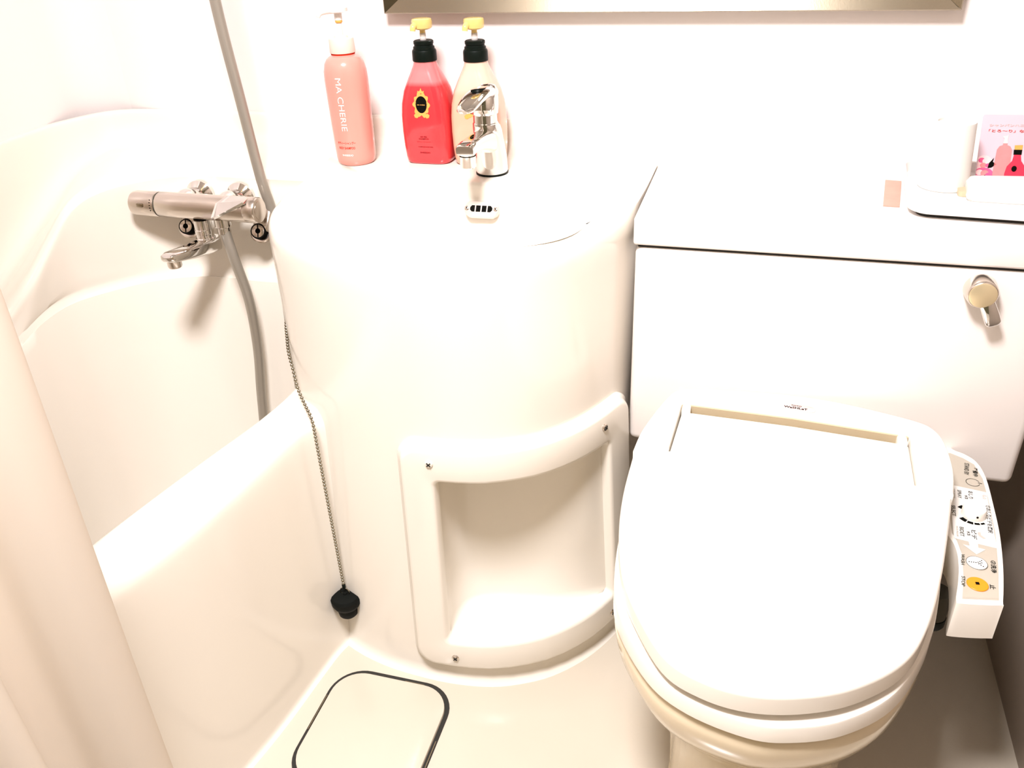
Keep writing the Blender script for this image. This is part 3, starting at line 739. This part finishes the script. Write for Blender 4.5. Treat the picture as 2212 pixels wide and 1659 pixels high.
# ================================================================== mirror on the back wall
mi = empty('wall_mirror', (0, 0, 0), 'wide steel-framed mirror on the wall at the top edge', 'mirror')
MX0, MX1, MZ0, MZ1 = -.640, .255, .991, 1.66
y0, y1 = 1.432, 1.460; fw = .026
outer = [(MX0, MZ0), (MX1, MZ0), (MX1, MZ1), (MX0, MZ1)]; inner = [(MX0 + fw, MZ0 + fw * .82), (MX1 - fw, MZ0 + fw * .82), (MX1 - fw, MZ1 - fw), (MX0 + fw, MZ1 - fw)]
for k in range(4):
    a, b = outer[k], outer[(k + 1) % 4]; c, d = inner[(k + 1) % 4], inner[k]
    sec = lambda o_, i_: [Vector((o_[0], y1, o_[1])), Vector((o_[0], y0 + .004, o_[1])), Vector((o_[0] + (i_[0] - o_[0]) * .08, y0 + .0015, o_[1] + (i_[1] - o_[1]) * .08)), Vector((i_[0], y0 + .0105, i_[1])), Vector((i_[0], y1, i_[1]))]
    g0 = Vector(a).lerp(Vector(b), .0006); g1 = Vector(a).lerp(Vector(b), .9994)
    loft('frame_bar', [sec((g0.x, g0.y), d), sec((g1.x, g1.y), c)], M_STEEL, mi, angle=20)
bbox('mirror_glass', (inner[0][0] - .004, 1.445, inner[0][1] - .004), (inner[2][0] + .004, 1.458, inner[2][1] + .004), M_MIRROR, mi)
bbox('glass_gasket', (inner[0][0] - .001, 1.4435, inner[0][1] - .001), (inner[2][0] + .001, 1.4448, inner[0][1] + .0022), M_KPRINT, mi)

# ================================================================== toilet with bidet seat
to = empty('toilet', (0, 0, 0), 'white toilet with closed bidet seat lid and side control panel', 'toilet')
OUT = [(-.107, .746), (-.1205, .820), (-.126, .885), (-.125, .965)]
lid_front = [(-.126, .965), (-.1265, .885), (-.1205, .815), (-.106, .746), (-.083, .695), (-.043, .637), (-.001, .615), (.047, .609), (.099, .619), (.151, .643), (.199, .685), (.227, .738), (.250, .817), (.269, .905), (.279, .957)]
lf = [(p.x, p.y) for p in catmull([(x, y, 0) for x, y in lid_front], 6)]
lid_out = lf + [(.2378, .9745), (.2378, 1.056), (.232, 1.0600), (.085, 1.0725), (-.066, 1.0775), (-.0718, 1.0735), (-.0778, .982)]
zl = lambda x, y: .432 + .066 * (y - .6)
lid = prism('lid', lid_out, lambda x, y: zl(x, y), lambda x, y: zl(x, y) + .0285, M_SEAT, to, .013, 5)
# main body of the bidet seat behind and beside the lid
zt = lambda x, y: .459 + .078 * (y - .6)
body_pts = [(-.127, .9685), (-.122, 1.012), (-.109, 1.062), (-.094, 1.106), (-.083, 1.122), (-.066, 1.130), (.009, 1.138), (.09, 1.140), (.145, 1.135), (.205, 1.122), (.252, 1.108), (.272, 1.094), (.283, 1.065), (.2865, 1.01), (.2805, .9605)]
bp = [(p.x, p.y) for p in catmull([(x, y, 0) for x, y in body_pts], 5)]
body_out = bp + [(.2395, .9775), (.2395, 1.070), (.2365, 1.0735), (.085, 1.0865), (-.068, 1.0915), (-.0735, 1.088), (-.0795, .985)]
prism('bidet_body', body_out, .405, zt, M_SEAT, to, .0045, 3)
loft('hinge_shade_strip', [[Vector((x, y, zt(x, y) - dz)) for x, y in ((-.072, 1.0913), (.085, 1.0863), (.2385, 1.0733), (.2375, 1.0703), (.084, 1.0833), (-.073, 1.0883))] for dz in (.045, .0025)], M_WRAP, to)  # beige colour stands in for shade in the recess behind the lid
prism('bidet_base', [(-.115, .96), (.270, .95), (.270, 1.06), (.22, 1.10), (-.07, 1.11), (-.105, 1.06)], .395, lambda x, y: zl(x, y) - .006, M_DARK, to)  # base coloured dark to paint the shade seen through the lid slots
for hx, hy in ((-.0655, 1.085), (.2295, 1.0675)):
    bbox('hinge_cover', (hx - .0065, hy - .012, .46), (hx + .0065, hy + .012, zt(hx, hy) - .002), M_SEAT, to, .002, 2)
# seat band under the lid
seat_pts = [(-.116, .97), (-.124, .88), (-.1205, .79), (-.105, .722), (-.060, .653), (-.013, .621), (.050, .606), (.094, .611), (.146, .633), (.197, .678), (.235, .748), (.254, .815), (.268, .90), (.275, .97)]
so = [(p.x, p.y) for p in catmull([(x, y, 0) for x, y in seat_pts], 6)]
prism('seat', so, .397, lambda x, y: zl(x, y) - .0120, M_SEAT, to, .0025, 2)
# ceramic bowl and foot
def bowl_mesh():
    base = [Vector((x, y)) for x, y in so] + [Vector((.24, 1.02)), Vector((.19, 1.10)), (Vector((.07, 1.12))), Vector((-.04, 1.10)), Vector((-.095, 1.03))]
    base = [p.to_2d() for p in catmull([(p.x, p.y, 0) for p in base[::3]], 4, True)]
    foot = rrect(-.034, .195, .76, 1.14, .07, 8)
    fc = Vector((.0805, .95)); c = Vector((.075, .86))
    def footpt(p):
        d = (p - c); best = max(foot, key=lambda q: (Vector(q) - fc).normalized().dot(d.normalized())); return Vector(best)
    F = [footpt(p) for p in base]
    rings = []
    for z, s, k in ((.394, .965, 0), (.390, .985, 0), (.372, .99, 0), (.350, .985, .02), (.322, .95, .06), (.285, .88, .14), (.24, .78, .30), (.19, .70, .50), (.13, .66, .70), (.07, .66, .88), (.025, .66, .97), (.012, .66, 1.0), (0, .66, 1.03)):
        rings.append([Vector((*( (c + (p - c) * s) * (1 - k) + (f if k < 1 else fc + (f - fc) * 1.02) * k if k <= 1 else fc + (f - fc) * 1.03), z)) for p, f in zip(base, F)])
    return loft('bowl', rings, M_CERAMIC, to, angle=60)
bowl_mesh()
# badge
bz_ = lambda x, y: zt(x, y) + .0003
du = Vector((1, -.085, -.006)).normalized(); dv = Vector((.085, 1, .078)).normalized()
bc = Vector((.0885, 1.1085, zt(.0885, 1.1085)))
bm_ = lambda h: (lambda u, v: bc + du * u + dv * v + Vector((0, 0, h)))
bd = loft('badge', [[bm_(h)(u * s, v * s) for u, v in stadium(.056, .0150, 8)] for h, s in ((-.002, 1), (.0006, 1), (.0010, .97))], M_BADGE, to)
text_on('lettering', 'TOTO', .0150, lambda u, v: bm_(.0012)(u - .0075 + .0005, v + .0032), M_KPRINT, bd, .0030, .03)
text_on('lettering', 'WaSHLeT', .0330, lambda u, v: bm_(.0012)(u - .0165, v - .0020), M_KPRINT, bd, .0050, .03)
# control panel arm
ZP = .437
arm = [(.285, 1.110), (.306, 1.146), (.318, 1.139), (.331, 1.131), (.343, 1.114), (.3485, 1.078), (.3465, 1.010), (.343, .953), (.335, .890), (.324, .832), (.319, .824), (.278, .817), (.273, .822), (.279, .850), (.284, .878), (.2865, .905), (.285, .925), (.279, .942), (.275, .955), (.280, 1.0)]
arm = [(p.x, p.y) for p in catmull([(x, y, 0) for x, y in arm], 4, True)]
ca = prism('control_panel', arm, .383, ZP, M_SEAT, to, .0035, 3)
pin = [(.299, 1.120), (.3095, 1.131), (.3256, 1.121), (.338, 1.108), (.3435, 1.075), (.3425, 1.030), (.338, .955), (.3295, .890), (.3195, .8315), (.2795, .8245), (.2865, .860), (.2915, .905), (.2895, .930), (.2860, .945), (.290, 1.0)]
flat = lambda h: (lambda u, v: Vector((u, v, ZP + h)))
flat_shape('panel_outline', pin, flat(.0003), M_PANELGREY, ca)
cx_ = sum(p[0] for p in pin) / len(pin); cy_ = sum(p[1] for p in pin) / len(pin)
flat_shape('panel_print', [(cx_ + (x - cx_) * .955, cy_ + (y - cy_) * .986) for x, y in pin], flat(.0005), M_PANELGREY, ca)
flat_shape('white_field', [(.2975, 1.0509), (.3425, 1.0428), (.3345, .9256), (.2868, .9345)], flat(.0007), M_PAPER, ca)
flat_shape('white_arrow', [(.3030, .9330), (.3135, .9315), (.3125, .9215), (.3205, .9200), (.3084, .9080), (.2955, .9240), (.3030, .9230)], flat(.0009), M_PAPER, ca)
def ptext(body, p0, p1, hgt, material=M_GREYPRINT, h=.0010):
    a = Vector((*p0, ZP + h)); b = Vector((*p1, ZP + h)); d = (b - a).normalized(); up_ = Vector((-d.y, d.x, 0))
    return text_on('lettering', body, (b - a).length, lambda u, v: a + d * u + up_ * v, material, ca, hgt, .018)
ptext('STAND BY', (.3285, 1.1080), (.3235, 1.0790), .0060)
ptext('準備中', (.3375, 1.0990), (.3350, 1.0775), .0065, M_KPRINT)
def arc_ring(c, r, wd, a0, a1, n, material, h):
    bm = bmesh.new(); I, O = [], []
    for i in range(n + 1):
        a = math.radians(a0 + (a1 - a0) * i / n)
        I.append(bm.verts.new((c[0] + (r - wd) * math.cos(a), c[1] + (r - wd) * math.sin(a), ZP + h))); O.append(bm.verts.new((c[0] + r * math.cos(a), c[1] + r * math.sin(a), ZP + h)))
    for i in range(n): bm.faces.new((I[i], I[i + 1], O[i + 1], O[i]))
    return finish('printed_arc', bm, material, ca, False)
arc_ring((.3290, 1.0625), .0090, .0009, 20, 340, 36, M_GREYPRINT, .0008)
flat_shape('printed_tick', [(.3355, 1.0635), (.3405, 1.0625), (.3405, 1.0610), (.3355, 1.0620)], flat(.0009), M_GREYPRINT, ca)
ptext('SPRAY', (.3085, 1.0400), (.3065, 1.0215), .0048); ptext('おしり', (.3225, 1.0405), (.3205, 1.0235), .0058, M_KPRINT); ptext('水勢', (.3155, 1.0300), (.3145, 1.0210), .0040, M_KPRINT)
ptext('WATER PRESSURE', (.3022, 1.0420), (.2997, 1.0200), .0022, M_PANELGREY)
ptext('SELECT', (.2958, 1.0035), (.2935, .9805), .0048); ptext('①おしりビデを選択', (.3392, 1.0130), (.3322, .9545), .0060, M_KPRINT)
ptext('BIDET', (.2992, .9590), (.2970, .9400), .0048); ptext('ビデ', (.3128, .9555), (.3108, .9375), .0062, M_KPRINT); ptext('水勢', (.3060, .9520), (.3050, .9430), .0040, M_KPRINT)
ptext('WATER PRESSURE', (.2940, .9600), (.2915, .9380), .0022, M_PANELGREY)
ptext('ω', (.3390, 1.0355), (.3370, 1.0265), .0050, M_PALEPRINT); flat_shape('printed_figure', [(.3175, .9530), (.3205, .9535), (.3200, .9480), (.3250, .9420), (.3215, .9410), (.3170, .9455), (.3160, .9500)], flat(.0009), M_PALEPRINT, ca)
ptext('WASH', (.2925, .9050), (.2893, .8850), .0042); ptext('②洗浄', (.3255, .9005), (.3225, .8780), .0062, M_KPRINT)
ptext('STOP', (.2868, .8640), (.2838, .8460), .0042); ptext('止', (.3170, .8560), (.3160, .8480), .0062, M_KPRINT)
dc = (.3172, .988)
for a0, a1, r0, r1 in ((120, 142, .0150, .0212), (210, 236, .0150, .0212), (240, 262, .0158, .0208), (266, 286, .0164, .0204), (290, 307, .0170, .0202)):
    pts = [(dc[0] + r1 * math.cos(math.radians(a0 + (a1 - a0) * k / 5)), dc[1] + r1 * math.sin(math.radians(a0 + (a1 - a0) * k / 5))) for k in range(6)] + \
          [(dc[0] + r0 * math.cos(math.radians(a1 - (a1 - a0) * k / 5)), dc[1] + r0 * math.sin(math.radians(a1 - (a1 - a0) * k / 5))) for k in range(6)]
    flat_shape('printed_scale', pts, flat(.0009), M_KPRINT, ca)
dl = lathe('dial', [(.0148, ZP), (.0148, ZP + .002), (.0142, ZP + .011), (.0132, ZP + .0128), (.0110, ZP + .0134)], M_SEAT, ca, 36, 'z', (*dc, 0))
dot_d = Vector((.10, -1, .05)).normalized()
lathe_dir('dial_mark', [(.0014, -.001), (.0014, .0006)], Vector((*dc, ZP + .0075)) + dot_d * .0143, dot_d, M_KPRINT, ca, 12)
lathe('wash_button', [(.0118, ZP + .0004), (.0118, ZP + .0012), (.0113, ZP + .0018)], M_PAPER, ca, 36, 'z', (.3057, .8912, 0))
arc_ring((.3057, .8912), .0121, .0006, 0, 360, 40, M_GREYPRINT, .0016)
for bx, by in ((-.0085, 0), (-.006, 0), (-.0035, 0), (-.001, -.0002), (.0015, .0010), (.0038, .0030), (.0060, .0050), (.0018, -.0016), (.0040, -.0035), (.0062, -.0054), (.0055, .0008), (.0035, -.0008)):
    lathe('print_dot', [(.00075, ZP + .0015), (.00075, ZP + .0021)], M_KPRINT, ca, 8, 'z', (.3057 + bx, .8912 + by, 0))
lathe('stop_button', [(.0119, ZP + .0004), (.0119, ZP + .0014), (.0113, ZP + .0020)], M_ORANGE, ca, 36, 'z', (.3003, .8530, 0))
flat_shape('stop_mark', [(.2980, .8508), (.3024, .8514), (.3020, .8558), (.2978, .8552)], flat(.0023), M_KPRINT, ca)
# water valve under the right side
lathe('water_valve', [(.0150, .375), (.0165, .372), (.0165, .335), (.0150, .332)], M_GREYPRINT, to, 28, 'z', (.2775, .903, 0))
lathe('valve_ring', [(.0172, .334), (.0172, .322), (.0150, .318)], M_BLACKG, to, 28, 'z', (.2775, .903, 0))
tube('supply_pipe', catmull([(.2775, .903, .322), (.27, .95, .25), (.30, 1.1, .2), (.32, 1.46, .2)], 8), .007, M_SATIN, to, 12)

# ================================================================== floor drain cover
dr = empty('drain_cover', (0, 0, 0), 'cream rounded square drain cover on the floor beside the tub', 'drain cover')
prism('drain_surround', rrect(-.6115, -.3955, .668, .8955, .057, 10), -.004, .0012, M_DARK, dr)
prism('cover_plate', rrect(-.6045, -.4025, .675, .8855, .050, 10), .0005, .0075, M_FLOOR, dr, .002, 2)
for lo, hi in (((-.3985, .70, .0008), (-.3970, .79, .0028)), ((-.6095, .76, .0008), (-.608, .83, .0028)), ((-.49, .888, .0008), (-.455, .8895, .0028))):
    bbox('metal_glint', lo, hi, M_STEEL, dr)  # short steel slivers put in as glints round the cover

# ================================================================== things on the cistern worktop
ty = empty('amenity_tray', (0, 0, 0), 'shallow white amenity tray on the cistern worktop', 'tray')
rot = math.radians(-4)
def tr(x, y, z):
    cx, cy = .20, 1.20; return Vector((cx + (x * math.cos(rot) - y * math.sin(rot)), cy + (x * math.sin(rot) + y * math.cos(rot)), z))
def tray_ring(e, z, r=.028): return [tr(x, y, z) for x, y in rrect(0 - e, .245 + e, 0 - e, .195 + e, r + e, 8)]
loft('tray_shell', [tray_ring(-.010, .7665), tray_ring(-.004, .7668), tray_ring(.000, .7685), tray_ring(.002, .773), tray_ring(.005, .7845), tray_ring(.0055, .7875), tray_ring(.003, .7885), tray_ring(.0005, .787), tray_ring(-.003, .774), tray_ring(-.010, .7715)], M_TRAY, ty, cap0=True, cap1=True)
loft('foot_shade', [tray_ring(-.012, .7608), tray_ring(-.012, .7668)], M_DARK, ty)  # foot coloured dark to paint the shadow gap under the tray
cup = lathe('paper_cup', [(.0335, 0), (.0345, .0010), (.0345, .0035), (.0332, .0050), (.0262, .0900), (.0255, .0918), (.0240, .0918), (.0235, .0890), (.010, .0888)], M_PAPER, None, 48, 'z', (0, 0, 0))
cup.location = (.258, 1.318, .7718)
tag(cup, 'white paper cup upside down on the amenity tray', 'cup')
# printed card
cd_ = empty('display_card', (0, 0, 0), 'pink printed display card with bottle picture standing beside the cup', 'card')
c0 = Vector((.3040, 1.345, .772)); cu_ = Vector((1, .06, 0)).normalized(); cv_ = Vector((-.05, .22, 1)).normalized(); cn = cu_.cross(cv_)
def cm(h): return lambda u, v: c0 + cu_ * u + cv_ * v + cn * h
CW, CH = .105, .093
loft('card_sheet', [[cm(h)(u, v) for u, v in rrect(0, CW, 0, CH, .003, 3)] for h in (-.0012, 0)], M_CARD, cd_)
def cs(name, pts, m_, h=.0003): return flat_shape(name, pts, cm(h), m_, cd_)
cs('printed_rose', [(max(.0008, u), v) for u, v in disc_pts((.009, .026), .012, .011)], M_CARDPALE, .0003)
cs('printed_rose', [(max(.0008, u), v) for u, v in disc_pts((.010, .010), .014, .010)], M_CARDROSE, .0004)
for k_, (u_, v_, r_) in enumerate(((.006, .030, .0045), (.012, .029, .0050), (.009, .023, .0045), (.015, .023, .0035), (.005, .013, .0050), (.012, .012, .0055), (.018, .009, .0050))):
    cs('printed_petal', disc_pts((u_, v_), r_, r_ * .8, 12), (M_CARDROSE, M_CARDPALE, M_CARDPINK)[k_ % 3], .00042 + .00002 * k_)
cs('printed_leaf', [(.016, .026), (.022, .034), (.021, .028), (.026, .025), (.020, .020), (.015, .019)], M_KPRINT, .0005)
cs('printed_leaf', [(.0010, .0015), (.0012, .006), (.007, .005), (.013, .010), (.014, .006), (.008, .001)], M_KPRINT, .0006)
cs('printed_pink_bottle', [(.022, .004), (.024, .045), (.027, .050), (.031, .0515), (.031, .054), (.037, .054), (.037, .0515), (.041, .050), (.044, .045), (.044, .004)], M_CARDPINK, .0005)
cs('printed_pump', [(.031, .054), (.032, .061), (.030, .062), (.030, .064), (.035, .0645), (.037, .067), (.0365, .060), (.037, .054)], M_CARDPALE, .0006)
cs('printed_red_bottle', [(.039, .001), (.038, .012), (.040, .022), (.046, .030), (.0475, .040), (.056, .040), (.058, .030), (.064, .022), (.066, .012), (.065, .001)], M_CARDRED, .0007)
cs('printed_cap', [(.0465, .0385), (.0460, .0455), (.0570, .0455), (.0570, .0385)], M_KPRINT, .0009)
cs('printed_gold_head', [(.0470, .0455), (.0465, .0515), (.0570, .0520), (.0570, .0455)], M_GPRINT, .0009)
cs('printed_oval', disc_pts((.0500, .0190), .0036, .0042), M_KPRINT, .0010)
cs('printed_peach_bottle', [(.068, .001), (.067, .014), (.072, .030), (.082, .030), (.088, .014), (.088, .001)], M_CARDPALE, .0005)
text_on('lettering', 'シャンパンハニージュレ配合。', .088, lambda u, v: cm(.0006)(u + .010, v + .0785), M_PALEPRINT, cd_, .0040)
text_on('lettering', '「とろ〜り」なめらか髪へ。', .086, lambda u, v: cm(.0006)(u + .010, v + .0710), M_RPRINT, cd_, .0040)
# folded packets in the tray
pk = loft('folded_packet', [[tr(x, y, z + .004 * math.sin(x * 60) * k) for x, y in rrect(.075 + i, .235 - i, .055 + i, .125 - i, .008, 4)] for z, i, k in ((.7718, .002, 0), (.775, 0, 0), (.788, .001, .4), (.7935, .006, 1.0))], M_PAPER, None)
tag(pk, 'white folded paper packet lying in the tray before the card', 'packet')
wp = loft('wrapped_brush', [[tr(x, y, z) for x, y in rrect(.066, .088, .075, .180, .006, 3)] for z in (.7718, .776, .779)], M_WRAP, None)
tag(wp, 'small beige wrapped amenity between the cup and white packet', 'packet')
sa = loft('sachet', [[Vector((x, y, z)) for x, y in ((.1735, 1.245), (.1950, 1.244), (.2095, 1.365), (.1870, 1.368))] for z in (.7607, .7622)], M_SACHET, None)
tag(sa, 'small peach paper slip on the worktop left of the tray', 'slip')

# ================================================================== shower curtain
def curtain():
    P = [(-.648, .486), (-.628, .502), (-.612, .500), (-.603, .480), (-.606, .455), (-.625, .436), (-.650, .425), (-.664, .405), (-.655, .384), (-.628, .374), (-.604, .360), (-.600, .335), (-.622, .312), (-.655, .300), (-.665, .276), (-.640, .255), (-.605, .243), (-.603, .215), (-.640, .190), (-.665, .165), (-.640, .135), (-.603, .115), (-.605, .085), (-.650, .06), (-.660, .02), (-.61, -.01), (-.61, -.05), (-.66, -.08), (-.66, -.12), (-.62, -.16)]
    base = catmull([(x + .012, y, 0) for x, y in P], 6)
    bm = bmesh.new(); rings = []
    for k in range(25):
        z = .10 + (1.86 - .10) * k / 24
        rings.append([Vector((p.x + .004 * math.sin(9 * p.y + 3 * z) - .012 * (1 - z) * 0, p.y + .003 * math.sin(4 * z + p.y * 20), z)) for p in base])
    add_loft(bm, rings, closed=False, cap0=False, cap1=False)
    o = finish('shower_curtain', bm, M_CURT, None, True, 80)
    sm = o.modifiers.new('thickness', 'SOLIDIFY'); sm.thickness = .0012
    return o
tag(curtain(), 'cream shower curtain gathered in folds at the left edge', 'curtain')
rod = tube('curtain_rod', [Vector((-.632, y, 1.875)) for y in (-.25, .2, .8, 1.46)], .0125, M_SATIN, None, 16)
tag(rod, 'metal rod above the frame carrying the shower curtain', 'rod')
